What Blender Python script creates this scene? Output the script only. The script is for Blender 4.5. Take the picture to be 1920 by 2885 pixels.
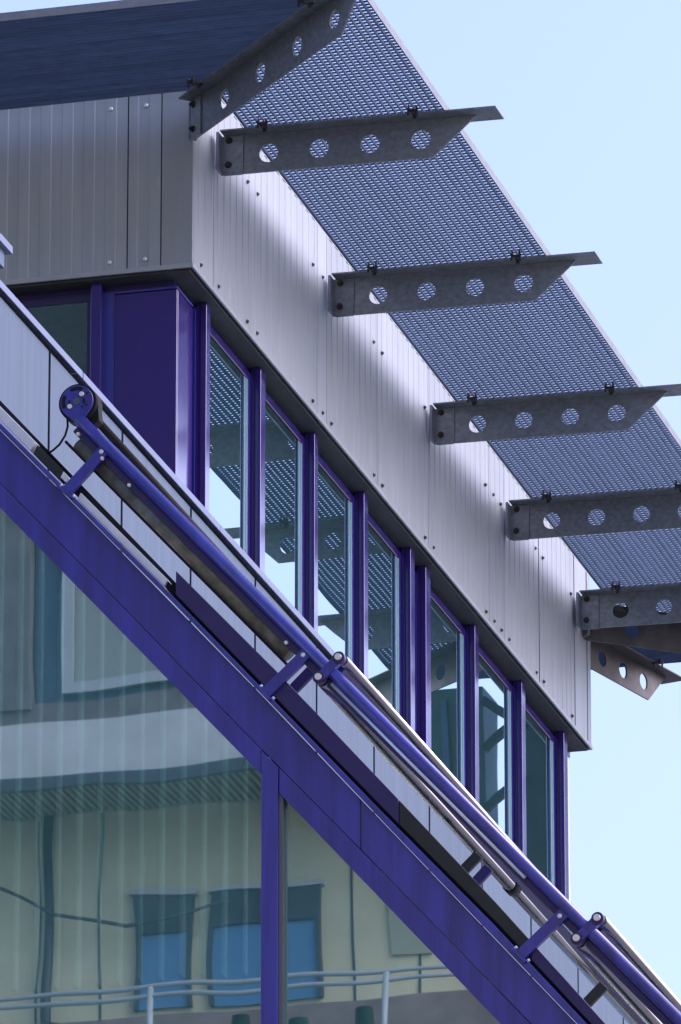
import bpy, bmesh, math, random
from mathutils import Vector, Matrix

for o in list(bpy.data.objects):
    bpy.data.objects.remove(o)
SC = bpy.context.scene
COL = SC.collection
R = math.radians
random.seed(7)

# ------------------------------------------------------------------ camera, sky, sun, exposure
GROUND = -17.26                       # the origin is the lower corner of the top-storey cladding
cam_d = bpy.data.cameras.new('camera')
cam = bpy.data.objects.new('camera', cam_d)
COL.objects.link(cam)
right = Vector((0.964388, 0.264490, 0.0))
up = Vector((0.085529, -0.311857, 0.946272))
fwd = Vector((-0.250280, 0.912573, 0.323373))
m = Matrix(((right.x, up.x, -fwd.x), (right.y, up.y, -fwd.y), (right.z, up.z, -fwd.z)))
cam.matrix_world = Matrix.Translation((11.7176, -39.4873, -15.5618)) @ m.to_4x4()
cam_d.sensor_fit = 'VERTICAL'
cam_d.sensor_height = 36.0
cam_d.lens = 268.66
cam_d.clip_start = 0.5
cam_d.clip_end = 6000
SC.camera = cam

SUN_EL, SUN_AZ = 44.0, 68.0           # azimuth from +Y towards +X
world = bpy.data.worlds.new('World')
SC.world = world
world.use_nodes = True
wn = world.node_tree.nodes
sky = wn.new('ShaderNodeTexSky')
sky.sky_type = 'NISHITA'
sky.sun_disc = False
sky.sun_elevation = R(SUN_EL)
sky.sun_rotation = R(SUN_AZ)
sky.altitude = 0
sky.air_density = 1.0
sky.dust_density = 4.5
sky.ozone_density = 1.6
bg = wn['Background']
bg.inputs['Strength'].default_value = 0.15
world.node_tree.links.new(sky.outputs['Color'], bg.inputs['Color'])
sun_d = bpy.data.lights.new('sun', 'SUN')
sun = bpy.data.objects.new('sun', sun_d)
COL.objects.link(sun)
sun_d.energy = 0.5
sun_d.angle = R(45)
sun_d.color = (1.0, 0.97, 0.94)
sdir = Vector((math.sin(R(SUN_AZ)) * math.cos(R(SUN_EL)), math.cos(R(SUN_AZ)) * math.cos(R(SUN_EL)), math.sin(R(SUN_EL))))
sun.rotation_euler = sdir.to_track_quat('Z', 'Y').to_euler()
sun.location = (30, 20, 40)
SC.view_settings.view_transform = 'Standard'
SC.view_settings.look = 'None'
SC.view_settings.exposure = 1.2
SC.view_settings.use_white_balance = True       # the photograph is balanced cool
SC.view_settings.white_balance_temperature = 5800
SC.view_settings.white_balance_tint = 28
SC.view_settings.gamma = 1.0



# ------------------------------------------------------------------ materials
def mat(name, col, rough=0.5, metal=0.0, var=0.0, vscale=6.0, vcol=None, stretch=(1, 1, 1),
        bump=0.0, bscale=60.0, spec=0.5, coat=0.0, rnd=0.0):
    mt = bpy.data.materials.new(name)
    mt.use_nodes = True
    nt = mt.node_tree
    p = nt.nodes['Principled BSDF']
    p.inputs['Base Color'].default_value = (*col, 1)
    p.inputs['Roughness'].default_value = rough
    p.inputs['Metallic'].default_value = metal
    p.inputs['Specular IOR Level'].default_value = spec
    p.inputs['Coat Weight'].default_value = coat
    p.inputs['Coat Roughness'].default_value = 0.12
    if var or bump:
        tc = nt.nodes.new('ShaderNodeTexCoord')
        mp = nt.nodes.new('ShaderNodeMapping')
        mp.inputs['Scale'].default_value = stretch
        nt.links.new(tc.outputs['Object'], mp.inputs['Vector'])
        oi = nt.nodes.new('ShaderNodeObjectInfo')
        sc_ = nt.nodes.new('ShaderNodeVectorMath')
        sc_.operation = 'SCALE'
        sc_.inputs[0].default_value = (31.0, 17.0, 23.0)
        nt.links.new(oi.outputs['Random'], sc_.inputs['Scale'])
        nt.links.new(sc_.outputs[0], mp.inputs['Location'])
    if var:
        nz = nt.nodes.new('ShaderNodeTexNoise')
        nz.inputs['Scale'].default_value = vscale
        nz.inputs['Detail'].default_value = 6
        nz.inputs['Roughness'].default_value = 0.65
        nt.links.new(mp.outputs['Vector'], nz.inputs['Vector'])
        mr = nt.nodes.new('ShaderNodeMapRange')
        mr.inputs['From Min'].default_value = 0.32
        mr.inputs['From Max'].default_value = 0.68
        nt.links.new(nz.outputs['Fac'], mr.inputs['Value'])
        mx = nt.nodes.new('ShaderNodeMix')
        mx.data_type = 'RGBA'
        c2 = vcol if vcol else tuple(c * (1 - var) for c in col)
        mx.inputs['A'].default_value = (*col, 1)
        mx.inputs['B'].default_value = (*c2, 1)
        nt.links.new(mr.outputs['Result'], mx.inputs['Factor'])
        res = mx.outputs['Result']
        if rnd:                                   # sheets from different batches differ a little
            r1 = nt.nodes.new('ShaderNodeMapRange')
            r1.inputs['To Min'].default_value = 1 - rnd
            r1.inputs['To Max'].default_value = 1 + rnd
            nt.links.new(oi.outputs['Random'], r1.inputs['Value'])
            vm = nt.nodes.new('ShaderNodeVectorMath')
            vm.operation = 'SCALE'
            nt.links.new(res, vm.inputs[0])
            nt.links.new(r1.outputs['Result'], vm.inputs['Scale'])
            res = vm.outputs[0]
        nt.links.new(res, p.inputs['Base Color'])
        rr = nt.nodes.new('ShaderNodeMapRange')
        rr.inputs['To Min'].default_value = rough * 0.85
        rr.inputs['To Max'].default_value = min(1, rough * 1.25)
        nt.links.new(nz.outputs['Fac'], rr.inputs['Value'])
        nt.links.new(rr.outputs['Result'], p.inputs['Roughness'])
    if bump:
        n2 = nt.nodes.new('ShaderNodeTexNoise')
        n2.inputs['Scale'].default_value = bscale
        n2.inputs['Detail'].default_value = 3
        nt.links.new(mp.outputs['Vector'], n2.inputs['Vector'])
        bp = nt.nodes.new('ShaderNodeBump')
        bp.inputs['Strength'].default_value = bump
        bp.inputs['Distance'].default_value = 0.004
        nt.links.new(n2.outputs['Fac'], bp.inputs['Height'])
        nt.links.new(bp.outputs['Normal'], p.inputs['Normal'])
    return mt


def glass_mat(name, tint, refl, ior, base=0.0, wave=0.25, film=None, rough=0.008):
    mt = bpy.data.materials.new(name)
    mt.use_nodes = True
    nt = mt.node_tree
    nt.nodes.clear()
    out = nt.nodes.new('ShaderNodeOutputMaterial')
    tr = nt.nodes.new('ShaderNodeBsdfTransparent')
    tr.inputs['Color'].default_value = (*tint, 1)
    gl = nt.nodes.new('ShaderNodeBsdfGlossy')
    gl.inputs['Color'].default_value = (*refl, 1)
    gl.inputs['Roughness'].default_value = rough
    tc = nt.nodes.new('ShaderNodeTexCoord')
    nz = nt.nodes.new('ShaderNodeTexNoise')
    nz.inputs['Scale'].default_value = 1.1
    nz.inputs['Detail'].default_value = 1.0
    nt.links.new(tc.outputs['Object'], nz.inputs['Vector'])
    bp = nt.nodes.new('ShaderNodeBump')
    bp.inputs['Strength'].default_value = wave
    bp.inputs['Distance'].default_value = 0.004
    nt.links.new(nz.outputs['Fac'], bp.inputs['Height'])
    nt.links.new(bp.outputs['Normal'], gl.inputs['Normal'])
    fr = nt.nodes.new('ShaderNodeFresnel')
    fr.inputs['IOR'].default_value = ior
    mth = nt.nodes.new('ShaderNodeMath')
    mth.operation = 'ADD'
    mth.use_clamp = True
    mth.inputs[1].default_value = base
    nt.links.new(fr.outputs['Fac'], mth.inputs[0])
    mx = nt.nodes.new('ShaderNodeMixShader')
    nt.links.new(mth.outputs[0], mx.inputs['Fac'])
    nt.links.new(tr.outputs[0], mx.inputs[1])
    nt.links.new(gl.outputs[0], mx.inputs[2])
    if film:
        df = nt.nodes.new('ShaderNodeBsdfDiffuse')
        df.inputs['Color'].default_value = (*film[1], 1)
        m2 = nt.nodes.new('ShaderNodeMixShader')
        n3 = nt.nodes.new('ShaderNodeTexNoise')
        n3.inputs['Scale'].default_value = 2.0
        n3.inputs['Detail'].default_value = 5
        m3 = nt.nodes.new('ShaderNodeMapRange')
        m3.inputs['To Min'].default_value = film[0] * 0.7
        m3.inputs['To Max'].default_value = film[0] * 1.3
        nt.links.new(tc.outputs['Object'], n3.inputs['Vector'])
        nt.links.new(n3.outputs['Fac'], m3.inputs['Value'])
        nt.links.new(m3.outputs['Result'], m2.inputs['Fac'])
        nt.links.new(mx.outputs[0], m2.inputs[1])
        nt.links.new(df.outputs[0], m2.inputs[2])
        mx = m2
    nt.links.new(mx.outputs[0], out.inputs['Surface'])
    return mt


M = {
    'clad': mat('cladding_paint', (0.288, 0.322, 0.332), 0.42, 0.0, 0.13, 1.6, stretch=(6, 6, 0.5), rnd=0.10),
    'trim': mat('trim_paint', (0.33, 0.365, 0.375), 0.45, 0.0, 0.12, 3),
    'dark': mat('dark_recess', (0.03, 0.03, 0.035), 0.8),
    'soffit': mat('soffit_board', (0.045, 0.052, 0.050), 0.7, 0, 0.25, 5),
    'galv': mat('weathered_galvanised_steel', (0.24, 0.262, 0.27), 0.44, 0.5, 0.45, 26, (0.15, 0.155, 0.16), stretch=(1, 1, 1.3), bump=0.1, bscale=90, rnd=0.12),
    'galv_far': mat('brown_galvanised_steel', (0.105, 0.10, 0.088), 0.5, 0.4, 0.5, 5, (0.05, 0.048, 0.045)),  # browner, darker steel tone for the far corner brackets
    'grate': mat('galvanised_grating', (0.076, 0.122, 0.205), 0.45, 0.18, 0.3, 25, rnd=0.15),
    'edge': mat('galvanised_edge_bar', (0.22, 0.24, 0.26), 0.5, 0.35, 0.22, 14),
    'bolt': mat('dark_bolt', (0.055, 0.045, 0.04), 0.6, 0.3, 0.5, 40),
    'rivet': mat('bright_screw', (0.72, 0.70, 0.68), 0.35, 0.5),
    'purple': mat('purple_paint', (0.044, 0.046, 0.31), 0.24, 0.0, 0.42, 1.7, (0.026, 0.025, 0.16), stretch=(6, 6, 0.45), spec=0.5, coat=0.3, rnd=0.05),
    'purple_g': mat('glossy_purple_paint', (0.038, 0.018, 0.175), 0.12, 0.0, 0.10, 3, spec=0.7, coat=1.0),
    'purple_d': mat('dark_purple_paint', (0.026, 0.018, 0.10), 0.35, 0.0, 0.2, 3, spec=0.4),
    'zinc': mat('zinc_panel', (0.056, 0.092, 0.135), 0.42, 0.35, 0.18, 2.2, stretch=(7, 7, 0.35), bump=0.15, bscale=14, rnd=0.09),
    'coping': mat('aluminium_coping', (0.16, 0.19, 0.28), 0.40, 0.4, 0.12, 3),
    'black': mat('black_rubber', (0.010, 0.010, 0.012), 0.8, spec=0.2),
    'alu': mat('bright_aluminium', (0.70, 0.76, 0.85), 0.32, 0.6, 0.15, 20),
    'steel': mat('polished_steel', (0.32, 0.31, 0.31), 0.12, 1.0, 0.1, 12),
    'channel': mat('grimy_channel', (0.16, 0.155, 0.12), 0.45, 0.5, 0.5, 12, (0.06, 0.06, 0.035)),
    'bronze': mat('dark_bronze_cap', (0.014, 0.016, 0.016), 0.55, 0.1, 0.4, 4),
    'gasket': mat('grey_gasket', (0.10, 0.11, 0.12), 0.5),
    'pane_reflection': mat('teal_reflection', (0.16, 0.30, 0.36), 0.25, 0.2, 0.2, 2, stretch=(1, 1, 0.3)),
    'glass': glass_mat('window_glass', (0.30, 0.42, 0.40), (0.76, 0.92, 0.98), 1.75, 0.36, 0.10, (0.055, (0.12, 0.34, 0.38))),
    'glass_low': glass_mat('gable_glass', (0.62, 0.76, 0.72), (0.78, 0.95, 1.0), 1.6, 0.42, 0.13, (0.13, (0.14, 0.46, 0.46)), 0.006),
    'glass_roof': glass_mat('roof_glass', (0.6, 0.68, 0.68), (0.8, 0.9, 0.95), 1.5, 0.05),
    'room': mat('room_plaster', (0.20, 0.22, 0.20), 0.8),
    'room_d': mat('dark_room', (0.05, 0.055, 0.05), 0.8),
    'slat': mat('blind_slat', (0.85, 0.88, 0.84), 0.6, 0, 0.1, 3),
    'beige': mat('beige_render', (0.58, 0.53, 0.33), 0.85, 0, 0.15, 1.5),
    'concrete': mat('pale_concrete', (0.46, 0.46, 0.44), 0.85, 0, 0.25, 1.2),
    'brick': mat('dark_brick', (0.13, 0.12, 0.12), 0.85, 0, 0.4, 3),
    'redbrick': mat('reddish_wall', (0.26, 0.19, 0.17), 0.85, 0, 0.4, 2),
    'frame_d': mat('dark_window_frame', (0.035, 0.045, 0.055), 0.5),
    'bluepane': mat('blue_window_pane', (0.08, 0.20, 0.34), 0.15, 0.0, 0.15, 1),
    'white': mat('off_white_paint', (0.31, 0.33, 0.33), 0.5, 0, 0.1, 3),
    'soff_g': mat('ribbed_soffit', (0.30, 0.31, 0.22), 0.7),
    'green': mat('green_paint', (0.015, 0.07, 0.04), 0.4, 0, 0.4, 2),
    'greend': mat('dark_green_paint', (0.008, 0.03, 0.022), 0.4, 0, 0.5, 2),
    'ground': mat('paving', (0.22, 0.235, 0.25), 0.9, 0, 0.3, 0.6),
    'added_roof': mat('added_roof_slate', (0.035, 0.055, 0.05), 0.6, 0, 0.4, 1.5),
    'felt': mat('roofing_felt', (0.05, 0.05, 0.055), 0.9, 0, 0.3, 2),
    'body': mat('lower_render', (0.40, 0.40, 0.40), 0.8, 0, 0.15, 1),
}


# ------------------------------------------------------------------ mesh helpers
class MB:
    def __init__(self):
        self.v, self.f, self.s = [], [], []

    def face(self, idx, smooth=False):
        self.f.append(tuple(idx)); self.s.append(smooth)

    def box(self, x0, x1, y0, y1, z0, z1):
        n = len(self.v)
        self.v += [(x0, y0, z0), (x1, y0, z0), (x1, y1, z0), (x0, y1, z0), (x0, y0, z1), (x1, y0, z1), (x1, y1, z1), (x0, y1, z1)]
        for q in ((0, 3, 2, 1), (4, 5, 6, 7), (0, 1, 5, 4), (1, 2, 6, 5), (2, 3, 7, 6), (3, 0, 4, 7)):
            self.face([n + i for i in q])
        return self

    def prism(self, pts, y0, y1):                # polygon of (x, z), extruded along y
        n = len(self.v); k = len(pts)
        self.v += [(p[0], y0, p[1]) for p in pts] + [(p[0], y1, p[1]) for p in pts]
        self.face([n + i for i in range(k)])
        self.face([n + k + i for i in reversed(range(k))])
        for i in range(k):
            j = (i + 1) % k
            self.face([n + i, n + k + i, n + k + j, n + j])
        return self

    def bar(self, p0, p1, w, h, side=None):      # rectangular bar; side = direction of width
        p0, p1 = Vector(p0), Vector(p1)
        d = (p1 - p0).normalized()
        s = Vector(side) if side else d.cross(Vector((0, 0, 1)))
        s = (s - d * s.dot(d)).normalized()
        t = d.cross(s)
        n = len(self.v)
        for p in (p0, p1):
            for a, b in ((-1, -1), (1, -1), (1, 1), (-1, 1)):
                self.v.append(tuple(p + s * (a * w / 2) + t * (b * h / 2)))
        self.face([n + 3, n + 2, n + 1, n]); self.face([n + 4, n + 5, n + 6, n + 7])
        for i in range(4):
            j = (i + 1) % 4
            self.face([n + i, n + j, n + 4 + j, n + 4 + i])
        return self

    def tube(self, path, r, seg=16, caps=True):
        path = [Vector(p) for p in path]
        n0 = len(self.v)
        ref = None
        for i, p in enumerate(path):
            d = (path[min(i + 1, len(path) - 1)] - path[max(i - 1, 0)]).normalized()
            if ref is None:
                ref = d.orthogonal().normalized()
            ref = (ref - d * ref.dot(d)).normalized()
            b = d.cross(ref)
            rr = r[i] if isinstance(r, (list, tuple)) else r
            for k in range(seg):
                a = 2 * math.pi * k / seg
                self.v.append(tuple(p + (ref * math.cos(a) + b * math.sin(a)) * rr))
        for i in range(len(path) - 1):
            for k in range(seg):
                k2 = (k + 1) % seg
                self.face([n0 + i * seg + k, n0 + i * seg + k2, n0 + (i + 1) * seg + k2, n0 + (i + 1) * seg + k], True)
        if caps:
            self.face([n0 + k for k in reversed(range(seg))])
            e = n0 + (len(path) - 1) * seg
            self.face([e + k for k in range(seg)])
        return self

    def mesh(self, name, material):
        me = bpy.data.meshes.new(name)
        me.from_pydata(self.v, [], self.f)
        me.polygons.foreach_set('use_smooth', self.s)
        me.materials.append(M[material])
        bm = bmesh.new(); bm.from_mesh(me)
        bmesh.ops.recalc_face_normals(bm, faces=bm.faces)
        bm.to_mesh(me); bm.free()
        return me

    def build(self, name, material, parent=None, bevel=0.0):
        o = bpy.data.objects.new(name, self.mesh(name, material))
        COL.objects.link(o)
        o.parent = parent
        if bevel:
            b = o.modifiers.new('bevel', 'BEVEL'); b.width = bevel; b.segments = 2; b.limit_method = 'ANGLE'
        return o


def tag(o, label=None, cat=None, group=None, kind=None):
    if label: o['label'] = label
    if cat: o['category'] = cat
    if group: o['group'] = group
    if kind: o['kind'] = kind
    return o


def thing(name, label, cat, loc=(0, 0, 0), rot=(0, 0, 0), group=None):
    o = bpy.data.objects.new(name, None)
    o.empty_display_size = 0.2
    COL.objects.link(o)
    o.location = loc; o.rotation_euler = rot
    return tag(o, label, cat, group)


def inst(name, me, parent, loc=(0, 0, 0), rot=(0, 0, 0), scale=(1, 1, 1)):
    o = bpy.data.objects.new(name, me)
    COL.objects.link(o)
    o.parent = parent; o.location = loc; o.rotation_euler = rot; o.scale = scale
    return o


def copy_tree(o, parent=None):
    c = o.copy(); COL.objects.link(c); c.parent = parent
    for ch in list(o.children):
        copy_tree(ch, c)
    return c


def ring_cell(mb, cx, cz, r, poly, t0, t1, edges, seg=32):
    """plate cell with a round hole; poly is convex (x, z); edges = indices of poly sides that get a rim wall"""
    angs = [2 * math.pi * k / seg for k in range(seg)]
    angs += [math.atan2(p[1] - cz, p[0] - cx) % (2 * math.pi) for p in poly]
    angs = sorted(set(round(a, 5) for a in angs))
    outer, side = [], []
    for a in angs:
        dx, dz = math.cos(a), math.sin(a)
        best = None
        for i in range(len(poly)):
            (x0, z0), (x1, z1) = poly[i], poly[(i + 1) % len(poly)]
            ex, ez = x1 - x0, z1 - z0
            den = dx * ez - dz * ex
            if abs(den) < 1e-9: continue
            t = ((x0 - cx) * ez - (z0 - cz) * ex) / den
            u = ((x0 - cx) * dz - (z0 - cz) * dx) / den
            if t > 0 and -1e-4 <= u <= 1.0001 and (best is None or t < best):
                best = t
        outer.append((cx + dx * best, cz + dz * best))
    k = len(angs); n = len(mb.v)
    for t in (t0, t1):
        mb.v += [(cx + r * math.cos(a), t, cz + r * math.sin(a)) for a in angs]
        mb.v += [(p[0], t, p[1]) for p in outer]
    for i in range(k):
        j = (i + 1) % k
        mb.face([n + i, n + j, n + k + j, n + k + i])
        mb.face([n + 2 * k + i, n + 3 * k + i, n + 3 * k + j, n + 2 * k + j])
        mb.face([n + i, n + 2 * k + i, n + 2 * k + j, n + j])
        mx, mz = (outer[i][0] + outer[j][0]) / 2, (outer[i][1] + outer[j][1]) / 2
        for e in edges:
            (x0, z0), (x1, z1) = poly[e], poly[(e + 1) % len(poly)]
            L = math.hypot(x1 - x0, z1 - z0)
            if abs((mx - x0) * (z1 - z0) - (mz - z0) * (x1 - x0)) / L < 1e-4:
                mb.face([n + k + i, n + k + j, n + 3 * k + j, n + 3 * k + i]); break


# ------------------------------------------------------------------ ground and main building
g = MB(); g.v = [(-3000, -3000, GROUND), (3000, -3000, GROUND), (3000, 3000, GROUND), (-3000, 3000, GROUND)]; g.face([0, 1, 2, 3])
tag(g.build('ground', 'ground'), kind='structure')

YE = 9.80                                   # far end of the top storey
bld = thing('office_building', 'metal clad top storey of the building with purple framed windows', 'building')
# solid lower storeys, terrace, wall core, roof
MB().box(-12, 0.20, -4.97, 15.0, GROUND, -2.76).build('lower_storeys', 'body', bld)
MB().box(-12, 0.20, -4.97, 15.0, -2.758, -2.70).build('terrace_roofing', 'felt', bld)
MB().box(-9.5, -0.012, 0.012, YE - 0.012, 0.02, 1.27).build('wall_core', 'dark', bld)
MB().box(-9.5, 0.0, 0.0, YE, 1.271, 1.285).build('roof', 'trim', bld)
MB().box(-9.4, -0.02, 0.02, YE - 0.02, -0.012, 0.018).build('soffit', 'soffit', bld)


def ribbed(t0, t1, z0, z1, phase=0.0, pitch=0.066, d=0.004):
    """ribbed sheet along t with the front towards +n; returns (t, n) profile"""
    pts = [(t0, 0.0)]
    k = math.floor((t0 - phase) / pitch)
    while True:
        k += 1
        t = phase + k * pitch
        if t > t1 - 0.012: break
        if t < t0 + 0.012: continue
        lo, hi = ((0.0, -d) if k % 2 else (-d, 0.0))
        if len(pts) == 1: pts[0] = (t0, lo)
        pts += [(t - 0.003, lo), (t + 0.003, hi)]
    pts.append((t1, pts[-1][1]))
    return pts


def sheet(name, axis, t0, t1, z0, z1, ribs=True, off=0.0):
    pts = ribbed(t0, t1, z0, z1) if ribs else [(t0, 0.0), (t1, 0.0)]
    mb = MB()
    th = 0.010
    for z in (z0, z1):
        for t, n in pts:
            mb.v.append((n + off, t, z) if axis == 'A' else (t, -n - off, z))
        for t in (t1, t0):
            mb.v.append((-th + off, t, z) if axis == 'A' else (t, th - off, z))
    k = len(pts) + 2
    for i in range(k):
        j = (i + 1) % k
        mb.face([i, j, k + j, k + i])
    mb.face(list(range(k))); mb.face([k + i for i in reversed(range(k))])
    return mb.build(name, 'clad', bld)


screw_me = MB().tube([(0, 0, 0), (0.004, 0, 0), (0.004, 0, 0), (0.012, 0, 0)], [0.013, 0.013, 0.009, 0.007], 10).mesh('screw', 'bolt')
rivet_me = MB().tube([(0, 0, 0), (0.005, 0, 0), (0.010, 0, 0)], [0.014, 0.013, 0.006], 12).mesh('screw', 'rivet')
ZB, ZT = 0.030, 1.27
JA = [0.055, 0.44, 1.257, 2.698, 2.916, 4.121, 5.383, 6.963, 7.372, 8.331, 9.35, 9.70]
pansA = []
for a, b in zip(JA[:-1], JA[1:]):
    w = b - a
    o = sheet('cladding_panel', 'A', a + 0.004, b - 0.004, ZB, ZT, ribs=w > 0.3 and a < 9.3)
    pansA.append((a, b, o))
for a, b, o in pansA:
    if b - a < 0.36: ys = [a + 0.12] if a < 5 else []
    elif a < 0.1: ys = [0.18]
    else: ys = [a + 0.105, b - 0.105]
    for y in ys:
        inst('screw', screw_me, o, (0.0, y, 0.078)); inst('screw', screw_me, o, (0.0, y, 0.962))
JB = [-3.2, -1.60, -0.391, -0.187]
for a, b in zip(JB[:-1], JB[1:]):
    o = sheet('cladding_panel', 'B', a + 0.005, b - 0.004, ZB, ZT)
    for x in ([-0.282] if b - a < 0.3 else [b - 0.105, a + 0.105]):
        inst('screw', rivet_me, o, (x, 0.0, 0.078), (0, 0, R(-90))); inst('screw', rivet_me, o, (x, 0.0, 1.032), (0, 0, R(-90)))
# folded corner flashings
c = MB(); c.box(-0.183, 0.003, -0.003, 0.010, ZB, ZT); c.box(-0.010, 0.003, 0.0101, 0.051, ZB, ZT)
c.build('corner_flashing', 'clad', bld, 0.002)
c = MB(); c.box(-0.010, 0.004, 9.708, YE, ZB, ZT); c.box(-0.2, -0.0101, YE - 0.01, YE, ZB, ZT)
c.build('corner_flashing', 'clad', bld, 0.002)
# back end face
MB().box(-9.5, -0.21, YE - 0.011, YE - 0.001, ZB, ZT).build('end_cladding', 'clad', bld)
# drip trims
MB().box(-0.004, 0.010, -0.010, YE + 0.010, 0.0, 0.028).build('drip_trim', 'trim', bld, 0.002)
MB().box(-3.2, -0.0045, -0.010, 0.004, 0.0, 0.028).build('drip_trim', 'trim', bld, 0.002)
MB().box(-9.5, -0.0045, YE - 0.004, YE + 0.010, 0.0, 0.028).build('drip_trim', 'trim', bld, 0.002)

# window band, face A (x = -0.125) and face B (y = 0.125)
XF = -0.125
SILL = -2.3
MB().box(-0.20, XF - 0.02, 0.14, 9.78, -0.053, -0.013).build('window_head', 'purple_d', bld)
MB().box(-3.2, -0.1455, 0.145, 0.22, -0.053, -0.013).build('window_head', 'purple_d', bld)
corner = MB()
corner.box(-0.498, XF, 0.125, 0.150, SILL, -0.075)
corner.box(-0.150, XF, 0.1501, 0.450, SILL, -0.075)
corner.build('corner_panel', 'purple_g', bld, 0.004)
cf = MB(); cf.box(-0.150, XF + 0.002, 0.128, 0.450, -0.070, -0.054); cf.box(-0.498, -0.1505, 0.1235, 0.150, -0.070, -0.054)
cf.build('corner_panel_trim', 'purple', bld, 0.002)
mull_far = [0.619, 1.795, 2.97, 4.139, 5.275, 5.68, 6.919, 8.193, 9.388]
mull_near = [0.529, 1.682, 2.881, 4.035, 5.167, 5.548, 6.816, 8.085, 9.275]
for y0, y1 in zip(mull_near, mull_far):
    mu = MB(); mu.box(-0.128, -0.067, y0 + 0.004, y1 - 0.002, SILL, -0.014)
    o = mu.build('mullion', 'purple_g', bld, 0.004)
    MB().box(-0.20, -0.1285, y0 - 0.02, y1 + 0.02, SILL, -0.0535).build('mullion_base', 'purple', o)
    MB().box(-0.104, -0.100, y0 + 0.0005, y0 + 0.0038, SILL, -0.02).build('mullion_groove', 'black', o)
for i, (y0, y1) in enumerate(zip(mull_far[:-1], mull_near[1:])):
    a, b = y0 + 0.0205, y1 - 0.0205
    if b - a < 0.3:
        MB().box(-0.19, -0.150, a, b, SILL, -0.054).build('infill_panel', 'purple_d', bld)
        continue
    fr = MB()
    fr.box(-0.185, XF, a, b, -0.108, -0.054)
    fr.box(-0.185, XF, a, a + 0.05, SILL, -0.1081)
    fr.box(-0.185, XF, b - 0.05, b, SILL, -0.1081)
    w = fr.build('window', 'purple_g', bld, 0.003)
    MB().box(-0.136, -0.130, a + 0.0505, b - 0.0505, SILL, -0.1085).build('pane', 'glass', w)
    sp = MB(); sp.box(-0.1295, -0.123, b - 0.085, b - 0.0506, SILL, -0.1165); sp.box(-0.1295, -0.126, b - 0.125, b - 0.0855, SILL, -0.1165)
    sp.build('reflection_strip', 'pane_reflection', w, 0.002)  # teal strip painted in for the mullion's reflection in the pane
    MB().box(-0.1295, -0.126, a + 0.0506, b - 0.0506, -0.116, -0.1085).build('head_gasket', 'black', w)
MB().box(-0.20, -0.150, 9.30, 9.77, SILL, -0.054).build('end_panel', 'alu', bld)
# face B: mullion and one window
mb_ = MB(); mb_.box(-0.629, -0.565, 0.067, 0.128, SILL, -0.014)
o = mb_.build('mullion', 'purple_g', bld, 0.004)
MB().box(-0.640, -0.500, 0.1285, 0.20, SILL, -0.0535).build('mullion_base', 'purple', o)
fr = MB(); fr.box(-2.5, -0.641, 0.125, 0.185, -0.100, -0.054); fr.box(-0.668, -0.641, 0.125, 0.185, SILL, -0.1001); fr.box(-2.5, -2.45, 0.125, 0.185, SILL, -0.1001)
w = fr.build('window', 'purple_d', bld, 0.003)
MB().box(-2.449, -0.6685, 0.135, 0.141, SILL, -0.1005).build('pane', 'glass', w)
# room behind the windows
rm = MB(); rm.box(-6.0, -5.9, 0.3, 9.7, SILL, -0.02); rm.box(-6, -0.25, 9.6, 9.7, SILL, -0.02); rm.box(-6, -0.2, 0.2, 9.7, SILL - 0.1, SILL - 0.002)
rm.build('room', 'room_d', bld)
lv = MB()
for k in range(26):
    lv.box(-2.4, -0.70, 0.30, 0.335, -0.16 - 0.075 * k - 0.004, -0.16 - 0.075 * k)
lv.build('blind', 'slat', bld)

# ------------------------------------------------------------------ steel brackets
def make_bracket(name, label, h0, pitch, bot_end, tip, flange_end, material='galv', half=0.10, plate=0.095):
    t = thing(name, label, 'bracket', group='steel brackets carrying the sunshade')
    zb, zt, zc, r = 0.745, 0.985, 0.862, 0.058
    mb = MB()
    x0 = 0.045
    hs = [h0 + pitch * k for k in range(4)]
    first = hs[0] - pitch / 2
    mb.box(x0, first, -0.006, 0.006, zb, zt)
    for k, h in enumerate(hs):
        a, b = h - pitch / 2, h + pitch / 2
        if k < 3:
            ring_cell(mb, h, zc, r, [(a, zb), (b, zb), (b, zt), (a, zt)], -0.006, 0.006, (0,))
        else:
            ring_cell(mb, h, zc, r, [(a, zb), (bot_end, zb), (tip, zt), (a, zt)], -0.006, 0.006, (0, 1))
    mb.build('web', material, t)
    MB().box(0.036, flange_end, -half, half, zt + 0.0005, zt + 0.0105).build('flange', material, t, 0.002)
    cl = MB(); cl.box(0.030, 0.157, -0.016, -0.0065, 0.742, 0.984); cl.box(0.046, 0.157, -0.030, -0.0162, 0.733, 0.7415)
    o = cl.build('cleat', material, t, 0.001)
    for bx, bz in ((0.070, 0.955), (0.068, 0.804)):
        b = MB(); b.tube([(bx, -0.0165, bz), (bx, -0.020, bz)], 0.021, 16); b.tube([(bx, -0.020, bz), (bx, -0.033, bz)], 0.016, 6)
        b.tube([(bx, -0.033, bz), (bx, -0.043, bz)], 0.009, 8)
        b.build('bolt', 'bolt', o)
    pl = MB(); pl.box(0.0125, 0.0285, -plate, 0.03, 0.755, 0.985)
    pl.build('wall_plate', 'edge', t, 0.001)
    for s in (0.31, flange_end * 0.715):
        k = MB()
        k.box(s - 0.014, s + 0.014, -0.165, -0.085, 0.974, 0.983)
        k.box(s - 0.011, s + 0.011, -0.108, -0.101, 0.955, 0.974)
        k.tube([(s - 0.026, -0.160, 0.958), (s - 0.020, -0.160, 1.02)], 0.007, 8)
        k.tube([(s + 0.026, -0.150, 0.955), (s + 0.022, -0.150, 1.02)], 0.007, 8)
        k.box(s - 0.03, s + 0.03, -0.166, -0.146, 0.983, 0.990)
        k.build('clip', 'bolt', t)
    return t


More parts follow.
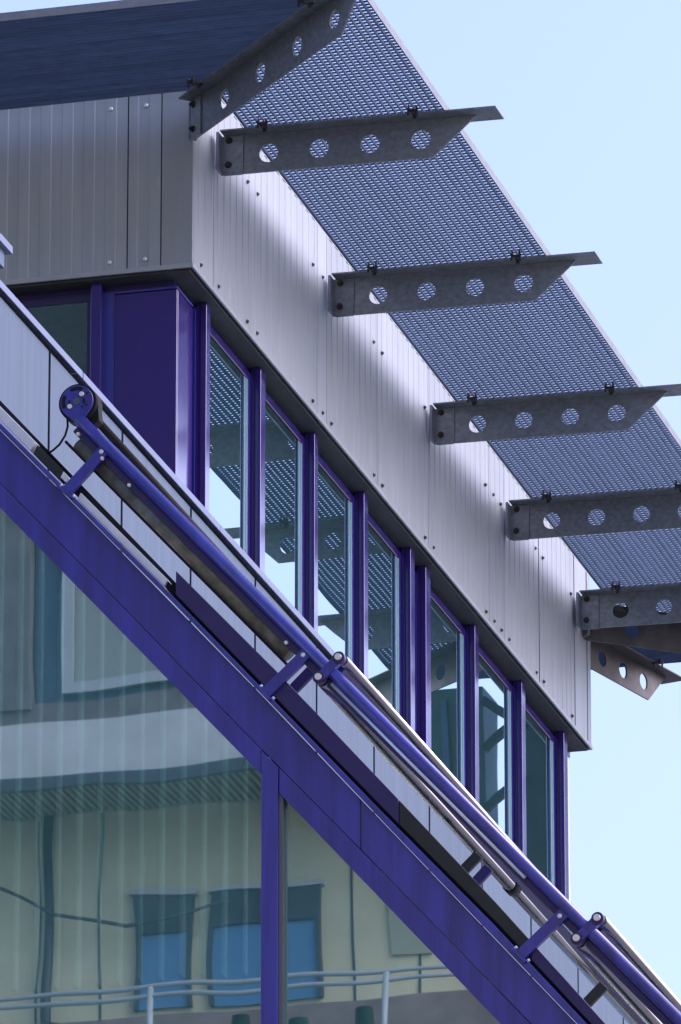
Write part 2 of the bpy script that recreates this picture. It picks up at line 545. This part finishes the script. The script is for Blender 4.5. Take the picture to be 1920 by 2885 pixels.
YB = [0.485, 2.945, 5.40, 7.395, 9.385]
TILT = 0.0145
names = ['perforated steel bracket just right of the roof corner, first below the diagonal one',
         'perforated steel bracket second below the diagonal corner bracket',
         'perforated steel bracket in the middle of the row along the eaves',
         'perforated steel bracket fourth in the row, its tip cut off by the picture edge',
         'perforated steel bracket lowest of the parallel row, nearest the far corner']
b0 = make_bracket('steel_bracket', names[0], 0.308, 0.307, 1.302, 1.56, 1.70)
for i, y in enumerate(YB):
    b = b0 if i == 0 else copy_tree(b0)
    b['label'] = names[i]
    b.location = (0.0, y, 0.0); b.rotation_euler = (0, TILT, 0)
mt = make_bracket('steel_bracket', 'long diagonal steel bracket with oval looking holes at the near roof corner', 0.437, 0.449, 1.86, 2.13, 2.34, plate=0.02)
mt.location = (0.005, -0.065, 0); mt.rotation_euler = (0, 0, R(-46.6))
f1 = make_bracket('steel_bracket', 'brown bracket pointing right at the far corner, behind the lowest row bracket', 0.40, 0.449, 1.86, 2.13, 2.34, 'galv_far')
f1.location = (-0.02, 9.60, 0); f1.rotation_euler = (0, 0, R(40))
f2 = make_bracket('steel_bracket', 'brown bracket angled down to the right, lowest one at the far corner', 0.308, 0.307, 1.302, 1.56, 1.70, 'galv_far')
f2.location = (-0.225, 9.84, 0); f2.rotation_euler = (0, 0, R(75))

# ------------------------------------------------------------------ grating panels
PC = 0.0430
GZ0, GZ1 = 0.998, 1.030
bar_me = {}


def grating(label, axis, lo, hi, u0, u1, nb, zoff=0.0, tilt=0.0, fascia=True):
    """bearing bars run along `axis` between lo(u) and hi(u) at offsets u; cross bars join them"""
    t = thing('grating_panel', label, 'grating', group='sunshade grating panels')
    step = (u1 - u0) / (nb - 1)
    key = 'unit'
    if key not in bar_me:
        pr = MB()                                # flat bar, lower edge narrowed so the rows shade apart
        for x in (0, 1):
            pr.v += [(x, y, z) for y, z in ((-0.0006, GZ0), (0.0006, GZ0), (0.0035, GZ0 + 0.0075), (0.0035, GZ1), (-0.0035, GZ1), (-0.0035, GZ0 + 0.0075))]
        for i in range(6):
            pr.face([i, (i + 1) % 6, 6 + (i + 1) % 6, 6 + i])
        pr.face([5, 4, 3, 2, 1, 0]); pr.face([6, 7, 8, 9, 10, 11])
        bar_me[key] = pr.mesh('bearing_bar', 'grate')
    cross = MB()
    smin, smax = 1e9, -1e9
    rows = []
    for i in range(nb):
        u = u0 + step * i
        a, b = lo(u), hi(u)
        smin, smax = min(smin, a), max(smax, b)
        rows.append((u, a, b))
        if axis == 'Y':
            inst('bearing_bar', bar_me[key], t, (u, a, 0), (0, 0, R(90)), (b - a, 1, 1))
        else:
            inst('bearing_bar', bar_me[key], t, (a, u, 0), (0, 0, 0), (b - a, 1, 1))
    n = int((smax - smin) / PC)
    for k in range(n + 1):
        s = smin + 0.02 + PC * k
        us = [u for u, a, b in rows if a <= s <= b]
        if len(us) < 2: continue
        ua, ub = min(us), max(us)
        if axis == 'Y': cross.box(ua, ub, s - CW, s + CW, CZ0, CZ1)
        else: cross.box(s - CW, s + CW, ua, ub, CZ0, CZ1)
    tag(cross.build('cross_bars', 'grate', t), kind='stuff')
    # flat edge bars
    for u, ht in ((u0 - 0.006, 0.034), (u1 + 0.006, 0.048)):
        outer = (u > u0) == (axis == 'Y') if axis == 'Y' else u < u0
        a, b = lo(u), hi(u)
        z1 = GZ0 - 0.002 + (0.050 if outer else 0.034)
        e = MB()
        if axis == 'Y': e.box(u - 0.0025, u + 0.0025, a, b, GZ0 - 0.002, z1)
        else: e.box(a, b, u - 0.0025, u + 0.0025, GZ0 - 0.002, z1)
        e.build('edge_bar', 'edge', t)
    t.location.z = zoff
    t.rotation_euler = (0, tilt, 0)
    return t


CW, CZ0, CZ1 = 0.0028, 1.0190, 1.0290
mitre = lambda x: -0.065 - 1.056 * x
XA0, XA1 = 0.192, 1.384
edges = [None] + YB
glab = ['triangular cut grating panel between the diagonal bracket and the first straight bracket',
        'blue grey grating panel between the first and second brackets below the corner',
        'blue grey grating panel between the second and third brackets below the corner',
        'blue grey grating panel between the third and fourth brackets, cut off at the picture edge',
        'blue grey grating panel above the lowest bracket of the row',
        'grating panel beyond the lowest bracket running to the far corner']
G = 0.006
for i in range(6):
    if i == 0:
        grating(glab[0], 'Y', lambda u: mitre(u) + 0.012, lambda u: YB[0] - G, XA0, XA1, 30, 0.0, TILT)
    elif i < 5:
        grating(glab[i], 'Y', lambda u, a=YB[i - 1]: a + G, lambda u, a=YB[i]: a - G, XA0, XA1, 30, 0.0, TILT)
    else:
        grating(glab[5], 'Y', lambda u: YB[4] + G, lambda u: 9.62 + 0.84 * u - 0.02, XA0, XA1, 30, 0.0, TILT)
grating('dark grating panel over the left facade at the top left', 'X', lambda y: -3.2, lambda y: (-(y + 0.065) / 1.056) - 0.012, -1.515, -0.250, 31)
grating('dark grating panel beyond the far corner seen between the two brown brackets', 'X', lambda y: -2.5, lambda y: (y - 9.62) / 0.84 - 0.03, 10.02, 11.06, 27)

# ------------------------------------------------------------------ zinc parapet in front of the windows
XP = 0.30
par = thing('parapet', 'zinc panelled parapet running diagonally below the purple windows', 'parapet', (0, 0, 0))
MB().box(0.205, 0.288, -4.9, 15, -3.4, -1.80).build('backing', 'black', par)
joints = [-4.912, -3.61, -2.30, -0.99, 0.31, 1.62, 2.91, 4.22, 5.53, 6.81, 8.10, 9.40, 10.70, 12.0, 13.3]
for a, b in zip(joints[:-1], joints[1:]):
    o = MB().box(0.2885, XP, a + 0.019, b - 0.019, -3.3, -1.818).build('panel', 'zinc', par, 0.004)
for i in range(0, len(joints) - 1, 2):
    a, b = max(joints[i] - 0.8, -4.91), joints[i + 1] + 0.5
    cpg = MB(); cpg.prism([(0.18, -1.752), (0.325, -1.757), (0.325, -1.797), (0.318, -1.797), (0.318, -1.764), (0.18, -1.760)], a + 0.002, b - 0.002)
    cpg.build('coping', 'coping', par, 0.001)
st = thing('parapet_return', 'short raised piece of zinc parapet at the left picture edge', 'parapet')
MB().box(0.10, 0.325, -4.95, -4.345, -1.545, -1.503).build('coping', 'coping', st, 0.002)
MB().box(0.12, 0.298, -4.94, -4.40, -1.64, -1.5455).build('panel', 'zinc', st, 0.002)

# ------------------------------------------------------------------ glazed gable of the lean-to
YG = -5.0


def lerp(tab, x):
    for (x0, z0), (x1, z1) in zip(tab[:-1], tab[1:]):
        if x <= x1 or (x1, z1) == tab[-1]:
            return z0 + (z1 - z0) * (x - x0) / (x1 - x0)


T_bead = [(0.489, -3.158), (1.859, -4.668), (2.915, -5.853)]
T_seam = [(0.487, -3.029), (1.074, -3.668), (1.858, -4.540), (2.36, -5.089), (2.493, -5.238), (3.039, -5.841)]
T_top = [(0.483, -2.745), (1.35, -3.690), (1.97, -4.384), (2.437, -4.918), (3.04, -5.598)]
T_mould = [(0.483, -2.705), (1.35, -3.650), (1.97, -4.345), (2.489, -4.925), (3.041, -5.530), (3.485, -6.044)]
T_cap = [(1.415, -3.576), (1.951, -4.160), (2.555, -4.850), (3.042, -5.410), (3.567, -6.040)]


def band(lo, hi, xs, y0, y1, gl=0.0, gh=0.0):
    pts = [(x, lerp(hi, x) - gh) for x in xs] + [(x, lerp(lo, x) + gl) for x in reversed(xs)]
    return MB().prism(pts, y0, y1)


gab = thing('glazed_gable', 'purple framed triangular glass gable under the sloping beam', 'gable')
X0 = 0.305
XS = [X0, 1.074, 1.859, 2.36]
XS2 = [2.366, 2.7, 3.04, 3.6, 4.3]
band(T_seam, T_top, XS, YG, YG + 0.14, 0.004).build('rake_beam', 'purple', gab, 0.004)
band(T_seam, T_top, XS2, YG - 0.006, YG + 0.14, 0.006).build('rake_beam', 'purple', gab, 0.004)
xs_l = [X0, 1.074, 1.855]
band(T_bead, T_seam, xs_l, YG - 0.004, YG + 0.12).build('glazing_bar', 'purple', gab, 0.003)
band(T_bead, T_seam, [1.948, 2.36, 2.915, 3.6, 4.3], YG - 0.004, YG + 0.12).build('glazing_bar', 'purple', gab, 0.003)
band(T_top, T_mould, [X0, 1.35, 1.97, 2.489, 3.04, 3.6, 4.3], YG - 0.028, YG + 0.14, 0.006, 0.0).build('edge_moulding', 'purple', gab, 0.006)
ZL = -9.0
MB().prism([(1.859, lerp(T_seam, 1.859) - 0.003), (1.944, lerp(T_seam, 1.944) - 0.003), (1.944, ZL), (1.859, ZL)], YG - 0.010, YG + 0.12).build('mullion', 'purple', gab, 0.003)
MB().prism([(1.9445, lerp(T_bead, 1.9445) - 0.002), (1.966, lerp(T_bead, 1.966) - 0.002), (1.966, ZL), (1.9445, ZL)], YG + 0.01, YG + 0.10).build('gasket', 'gasket', gab)
MB().prism([(X0, lerp(T_bead, X0) + 0.02), (1.858, lerp(T_bead, 1.858) + 0.02), (1.858, ZL), (X0, ZL)], YG + 0.05, YG + 0.062).build('pane', 'glass_low', gab)
MB().prism([(1.967, lerp(T_bead, 1.967) + 0.02), (4.4, lerp(T_bead, 4.4) + 0.02), (4.4, ZL), (1.967, ZL)], YG + 0.05, YG + 0.062).build('pane', 'glass_low', gab)
# sloping roof glazing and its side walls
roof_pts = [(X0, -2.62), (4.6, lerp(T_top, 4.6)), (4.6, lerp(T_top, 4.6) - 0.05), (X0, -2.67)]
MB().prism([(p[0], p[1] - 0.16) for p in roof_pts], YG + 0.16, 9.0).build('roof_glazing', 'glass_roof', gab)
MB().box(4.45, 4.6, YG + 0.16, 9.0, GROUND, lerp(T_top, 4.5) - 0.25).build('outer_wall', 'body', gab)
MB().box(X0, 4.44, YG, 9.0, GROUND, ZL - 0.01).build('base_wall', 'body', gab)
MB().prism([(X0 + 0.02, -3.0), (4.4, lerp(T_top, 4.4) - 0.3), (4.4, ZL), (X0 + 0.02, ZL)], 0.0, 0.2).build('partition', 'room', gab)
MB().prism([(X0 + 0.002, -2.9), (X0 + 0.012, -2.9), (X0 + 0.012, ZL), (X0 + 0.002, ZL)], YG + 0.15, 9.0).build('inner_wall', 'room_d', gab)
# cap strips on the roof verge
nr = Vector((0.739, 0, 0.674))
rk = Vector((0.674, 0, -0.739))
band(T_mould, T_cap, [1.415, 1.951, 2.555], YG - 0.012, YG + 0.10, 0.022, 0.0).build('verge_cap', 'purple_d', gab, 0.004)
band(T_mould, T_cap, [2.556, 3.042, 3.215], YG - 0.006, YG + 0.10, 0.022, 0.0).build('verge_cap', 'bronze', gab, 0.004)
band(T_mould, T_cap, [3.216, 3.567, 4.3], YG - 0.012, YG + 0.10, 0.022, 0.0).build('verge_cap', 'purple_d', gab, 0.004)
for x0, x1, dz, hh, material, dep in ((0.31, 0.645, 0.012, 0.048, 'alu', 0.03), (0.66, 0.80, 0.01, 0.045, 'bronze', 0.03), (0.805, 0.83, 0.03, 0.03, 'alu', 0.03),
                                 (0.895, 1.352, 0.004, 0.034, 'alu', 0.03)):
    z0, z1 = lerp(T_mould, x0) + dz, lerp(T_mould, x1) + dz
    MB().prism([(x0, z0), (x1, z1), (x1 + hh * 0.5, z1 + hh), (x0 + hh * 0.5, z0 + hh)], YG + 0.0, YG + dep + 0.05).build('verge_strip', material, gab, 0.002)
band([(p[0], p[1] - 0.03) for p in T_mould], [(p[0], p[1] + 0.05) for p in T_mould], [1.36, 1.97, 2.489, 3.041, 3.485, 4.3], YG + 0.02, YG + 0.09).build('verge_black_band', 'black', gab)  # black backing strip filling the gap below the cap
z = lambda x: lerp(T_mould, x)
MB().prism([(0.31, z(0.31) + 0.02), (1.36, z(1.36) + 0.02), (1.405, z(1.405) + 0.085), (0.31, z(0.31) + 0.125)], YG + 0.09, YG + 0.14).build('verge_black_band', 'black', gab)  # black band behind the bright strips

# vertical blind behind the left pane
bl = thing('vertical_blind', 'pale vertical slat blind hanging behind the large lower left pane', 'blind')
for k in range(15):
    x = 0.34 + 0.107 * k
    if x > 1.84: break
    top = lerp(T_bead, x) + 0.08
    s = MB(); s.bar((0, 0, -5.62 + random.uniform(-.01, .01)), (0, 0, top), 0.089, 0.0016, (1, 0, 0))
    o = s.build('slat', 'slat', bl)
    o.location = (x, YG + 0.16, 0); o.rotation_euler = (0, 0, R(89 + random.uniform(-4, 4)))
hr = MB(); hr.bar((X0 + 0.02, YG + 0.16, lerp(T_bead, X0) + 0.10), (1.84, YG + 0.16, lerp(T_bead, 1.84) + 0.10), 0.04, 0.04, (0, 1, 0)); hr.build('head_rail', 'white', bl)

# ------------------------------------------------------------------ awning over the sloping roof
aw = thing('awning', 'retracted purple roof awning with sloping guide tube and polished bars', 'awning')
YR = YG - 0.02
P0 = Vector((0.94, YR, -2.724)); P1 = Vector((3.947, YR, -6.023))
d = (P1 - P0).normalized(); n = Vector((-d.z, 0, d.x))
if n.z < 0: n = -n


def rl(s, off=0.0, y=0.0):
    return P0 + d * s + n * off + Vector((0, y, 0))


LR = (P1 - P0).length + 0.8
MB().tube([rl(-0.02, -0.031), rl(LR, -0.031)], 0.031, 24).build('guide_tube', 'purple', aw)
lowc = MB(); lowc.bar(rl(0.0, -0.078, 0.03), rl(LR, -0.078, 0.03), 0.04, 0.040, (0, 1, 0))
lowc.build('guide_channel', 'purple_d', aw, 0.008)
MB().tube([rl(0.06, -0.118, 0.05), rl(1.69, -0.118, 0.05)], 0.040, 20).build('fabric_tube', 'channel', aw)
MB().bar(rl(0.0, -0.158, 0.06), rl(1.72, -0.160, 0.06), 0.05, 0.014, (0, 1, 0)).build('lower_lip', 'black', aw)
MB().tube([rl(1.98, -0.072, -0.004), rl(3.42, -0.072, -0.004)], 0.0095, 12).build('highlight_rod', 'alu', aw)  # slim tube coloured bright to stand in for its white highlight
# roller end plate
C = Vector((0.896, YR, -2.643))
ax = Vector((0, 1, 0))
MB().tube([C + ax * 0.0, C + ax * 0.11], 0.098, 40).build('roller_drum', 'black', aw)
hp = MB()
seg = 40
fc = [(C.x + 0.086 * math.cos(2 * math.pi * k / seg), C.z + 0.086 * math.sin(2 * math.pi * k / seg)) for k in range(seg)]
hp.prism(fc, YR - 0.014, YR - 0.001)
plate = hp.build('end_plate', 'purple', aw, 0.002)
nk = [C + Vector(q) for q in ((-0.070, 0, -0.052), (0.005, 0, -0.122), (0.048, 0, -0.080), (0.070, 0, -0.050))]
MB().prism([(C.x + a, C.z + b) for a, b in ((0.06, 0.07), (0.096, 0.03), (0.106, -0.095), (0.07, -0.12), (-0.02, -0.05))], YR + 0.03, YR + 0.10).build('drum_housing', 'black', aw, 0.004)
MB().prism([(p.x, p.z) for p in nk], YR - 0.0135, YR - 0.0015).build('neck_plate', 'purple', plate, 0.002)
for a0, a1, r0, r1 in ((65, 118, 0.060, 0.078), (150, 205, 0.060, 0.078), (168, 196, 0.034, 0.043), (-20, 18, 0.034, 0.043)):
    pts = [(C.x + r1 * math.cos(R(a0 + (a1 - a0) * k / 8)), C.z + r1 * math.sin(R(a0 + (a1 - a0) * k / 8))) for k in range(9)]
    pts += [(C.x + r0 * math.cos(R(a1 - (a1 - a0) * k / 8)), C.z + r0 * math.sin(R(a1 - (a1 - a0) * k / 8))) for k in range(9)]
    MB().prism(pts, YR - 0.0165, YR - 0.0143).build('slot', 'black', plate)
for bx, bz, r, mm in ((0.0, 0.0, 0.019, 'zinc'), (0.028, 0.035, 0.012, 'rivet'), (-0.034, -0.026, 0.012, 'rivet'), (0.03, -0.03, 0.005, 'black'), (0.05, -0.022, 0.005, 'black'), (0.055, 0.04, 0.005, 'black')):
    p = Vector((C.x + bx, YR - 0.0145, C.z + bz))
    MB().tube([p, p + Vector((0, -0.010 if mm == 'rivet' else -0.003, 0))], r, 16).build('bolt', mm, plate)
# dark cassette running back along the wall from the roller
MB().tube([C + Vector((0.083, 0.04, -0.082)), C + Vector((0.083, 3.2, -0.082))], 0.022, 16).build('cassette', 'black', aw)
# cable
cb = [(0.838, YR + 0.02, -2.712), (0.840, YR + 0.02, -2.760), (0.828, YR + 0.02, -2.805), (0.795, YR + 0.03, -2.848), (0.758, YR + 0.04, -2.872), (0.722, YR + 0.05, -2.886)]
MB().tube(cb, 0.0058, 10).build('cable', 'black', aw)
# support arms
arms = [((0.840, -3.120), (1.050, -2.905)), ((1.880, -4.262), (2.10, -4.062)), ((3.160, -5.690), (3.385, -5.490))]
for i, (q0, q1) in enumerate(arms):
    p0, p1 = Vector((q0[0], YR + 0.0, q0[1])), Vector((q1[0], YR + 0.0, q1[1]))
    dd = (p1 - p0).normalized(); sd = Vector((dd.z, 0, -dd.x))
    a = MB(); a.bar(p0, p1, 0.058, 0.030, tuple(sd))
    arm = a.build('support_arm', 'purple', aw, 0.003)
    ft = MB(); ft.bar(p0 - sd * 0.05, p0 + sd * 0.05, 0.07, 0.014, (0, 1, 0)); ft.build('foot', 'purple', arm, 0.002)
    q = p1 - dd * 0.028 + Vector((0, -0.016, 0))
    MB().tube([q, q + Vector((0, -0.007, 0)), q + Vector((0, -0.012, 0))], [0.0125, 0.0125, 0.007], 14).build('bolt', 'rivet', arm)
    for sg in (-1, 1):
        q = p0 + sd * sg * 0.045 + dd * 0.008
        MB().tube([q, q + dd * 0.016], 0.010, 8).build('bolt', 'alu', arm)
# fixing screws along the rail
for s in (0.05, 0.24, 0.45, 1.66):
    q = rl(s, -0.088, -0.028)
    MB().tube([q, q + Vector((0, 0.02, 0))], 0.009, 10).build('bolt', 'rivet', aw)
# pivots with polished bars running back along the wall
for (ux, uz), (lx, lz), ln in (((2.266, -4.115), (2.165, -4.209), 9.5), ((3.555, -5.539), (3.452, -5.633), 7.0)):
    for (px, pz), r in (((ux, uz), 0.029), ((lx, lz), 0.034)):
        p = Vector((px, YR - 0.045, pz))
        sgn = 1 if (px, pz) == (ux, uz) else -1
        bar_o = MB().tube([p + Vector((0.006, 0.05, 0.0)), p + Vector((0.006, ln, 0.0))], r, 24).build('front_bar', 'steel', aw)
        k = MB(); k.tube([p, p + Vector((0, 0.045, 0))], 0.031, 24)
        kn = k.build('pivot', 'purple_d', bar_o, 0.004)
        cen = rl((Vector((px, YR, pz)) - P0).dot(d), -0.04, -0.005)
        MB().bar((p.x, YR - 0.02, p.z), (cen.x, YR - 0.02, cen.z), 0.05, 0.03, tuple(d)).build('lug', 'purple', bar_o, 0.002)
        MB().tube([p + Vector((0, -0.012, 0)), p + Vector((0, 0.002, 0))], 0.017, 16).build('pin', 'rivet', bar_o)
    # fascia profile between the bars
    fx, fz = (ux + lx) / 2 + 0.005, (uz + lz) / 2 - 0.005
    MB().bar((fx, YR + 0.06, fz), (fx, YR + ln, fz), 0.10, 0.035, tuple(n)).build('front_profile', 'purple_d', aw, 0.006)
    MB().tube([(fx + 0.028, YR + 0.06, fz - 0.012), (fx + 0.028, YR + ln, fz - 0.012)], 0.012, 12).build('profile_highlight', 'alu', aw)  # bright rod put in for the highlight line along the profile
q = Vector((2.171, -1.256, -4.209))
MB().tube([q, q + Vector((0, 0.10, 0))], 0.041, 20).build('collar', 'black', aw)
# supports standing further back on the roof
for (x0, z0, x1, z1, y, mm) in ((2.19, -4.53, 2.32, -4.405, -2.5, 'bronze'), (2.23, -4.64, 2.38, -4.485, -2.52, 'purple_d'), (2.84, -5.29, 2.98, -5.155, -2.5, 'bronze'), (1.855, -4.10, 1.985, -3.975, -4.5, 'purple_d')):
    p0, p1 = Vector((x0, y, z0)), Vector((x1, y, z1))
    dd = (p1 - p0).normalized()
    MB().bar(p0, p1, 0.055, 0.03, (dd.z, 0, -dd.x)).build('rear_support', mm, aw, 0.003)

# ------------------------------------------------------------------ neighbours seen only as reflections
YO = -62.0
ob = thing('opposite_building', 'pale house mirrored in the lower left glass, with blue panes and railing', 'building')
MB().box(-70, 45, YO - 12, YO - 0.6, GROUND, 19.4).build('wall', 'beige', ob)  # wall stretched past the mirrored house to block low sky
MB().prism([(-71, 19.401), (46, 19.401), (42, 31), (-67, 31)], YO - 12.5, YO - 0.3).build('roof', 'added_roof', ob)  # added dark roof: darkens window reflections and dims light on the left face
MB().box(-19.5, -17.72, YO - 0.6, YO - 0.2, 14.6, 19.4).build('brick_pier', 'brick', ob)
MB().box(-17.7, -12.2, YO - 0.6, YO - 0.4, 14.75, 19.3).build('upper_cladding', 'zinc', ob)
wf = MB(); wf.box(-17.3, -17.15, YO - 0.4, YO - 0.3, 14.85, 17.6); wf.box(-17.149, -14.4, YO - 0.4, YO - 0.3, 14.85, 15.0)
w = wf.build('window', 'white', ob)
MB().box(-17.14, -14.4, YO - 0.4, YO - 0.36, 15.01, 17.6).build('pane', 'room', w)
MB().box(-24, -11, YO - 0.6, YO - 0.25, 14.05, 14.7).build('dark_band', 'brick', ob)
MB().box(-24, -11, YO - 0.6, YO + 0.9, 13.30, 14.04).build('balcony_slab', 'concrete', ob)
MB().box(-24, -13.4, YO + 0.901, YO + 1.0, 13.12, 13.28).build('gutter', 'frame_d', ob)
sf = MB()
for k in range(110):
    sf.box(-24 + 0.1 * k, -24 + 0.1 * k + 0.055, YO - 0.59, YO + 0.88, 13.22, 13.29)
tag(sf.build('soffit_ribs', 'soff_g', ob), kind='stuff')
for x0, x1 in ((-16.35, -15.55), (-15.30, -13.78)):
    f = MB(); f.box(x0, x1, YO - 0.6, YO - 0.5, 11.50, 11.98); f.box(x0, x0 + 0.06, YO - 0.6, YO - 0.5, 10.5, 11.499); f.box(x1 - 0.06, x1, YO - 0.6, YO - 0.5, 10.5, 11.499)
    w = f.build('window', 'frame_d', ob)
    MB().box(x0 + 0.061, x1 - 0.061, YO - 0.59, YO - 0.55, 10.5, 11.499).build('pane', 'bluepane', w)
    MB().box(x0 - 0.05, x1 + 0.05, YO - 0.599, YO - 0.46, 11.99, 12.05).build('lintel', 'concrete', w)
MB().box(-30, 4, YO - 0.599, YO - 0.1, 8.5, 10.30).build('brick_base', 'redbrick', ob)
for k in range(16):
    x = -22.0 + 0.86 * k
    if any(a - 0.1 < x < b + 0.1 for a, b in ((-16.35, -15.55), (-15.30, -13.78))): continue
    MB().box(x, x + 0.03, YO - 0.599, YO - 0.585, 10.31, 13.2).build('panel_joint', 'frame_d', ob)
MB().tube([(-17.5, YO - 0.45, 8.6), (-17.5, YO - 0.45, 13.2)], 0.07, 10).build('downpipe', 'frame_d', ob)
MB().tube([(-19, YO - 0.3, 12.6), (-17.4, YO - 0.3, 11.75), (-16.4, YO - 0.3, 11.55), (-15, YO - 0.3, 11.8)], 0.025, 8).build('cable', 'frame_d', ob)
for x0, x1 in ((-12.9, -12.35), (-11.9, -11.3)):
    MB().box(x0, x1, YO - 0.6, YO - 0.56, 11.0, 11.9).build('shutter', 'soff_g', ob)
for k in range(14):
    x = -24 + 0.85 * k
    MB().tube([(x, YO + 0.2, 8.6), (x + random.uniform(-.1, .1), YO + 0.2, 10.0 + random.uniform(-.2, .25))], [0.22, 0.12], 9).build('planter_shrub', 'greend', ob)
rail = MB(); rail.tube([(-30, YO + 0.5, 10.48), (4, YO + 0.5, 10.48)], 0.03, 10); rail.tube([(-30, YO + 0.5, 10.36), (4, YO + 0.5, 10.36)], 0.03, 8)
rl_o = rail.build('railing', 'white', ob)
for k in range(9):
    x = -25.24 + 3.14 * k
    MB().tube([(x, YO + 0.5, 8.6), (x, YO + 0.5, 10.47)], 0.045, 10).build('post', 'white', rl_o)

gt = thing('green_mast', 'green steel mast mirrored in the lowest purple framed windows', 'mast')
YM = 30.0
MB().box(5.62, 6.35, YM, YM + 0.6, GROUND, 7.12).build('cladding', 'green', gt)
lb = MB(); lb.bar((6.02, YM - 0.03, 7.0), (5.92, YM - 0.03, 5.0), 0.06, 0.03, (1, 0, 0)); lb.bar((6.20, YM - 0.03, 6.45), (5.95, YM - 0.03, 5.9), 0.05, 0.03, (1, 0, 0))
lb.build('lattice', 'zinc', gt)
bm_ = MB()
bm_.bar((5.62, YM, 6.98), (5.2, YM, 6.66), 0.08, 0.08, (0, 1, 0)); bm_.bar((5.62, YM, 6.47), (5.2, YM, 6.80), 0.08, 0.08, (0, 1, 0)); bm_.bar((5.62, YM, 5.86), (5.2, YM, 6.16), 0.08, 0.08, (0, 1, 0))
bm_.build('brace', 'greend', gt)
MB().box(3.9, 5.22, YM, YM + 0.6, GROUND, 7.0).build('cladding', 'greend', gt)
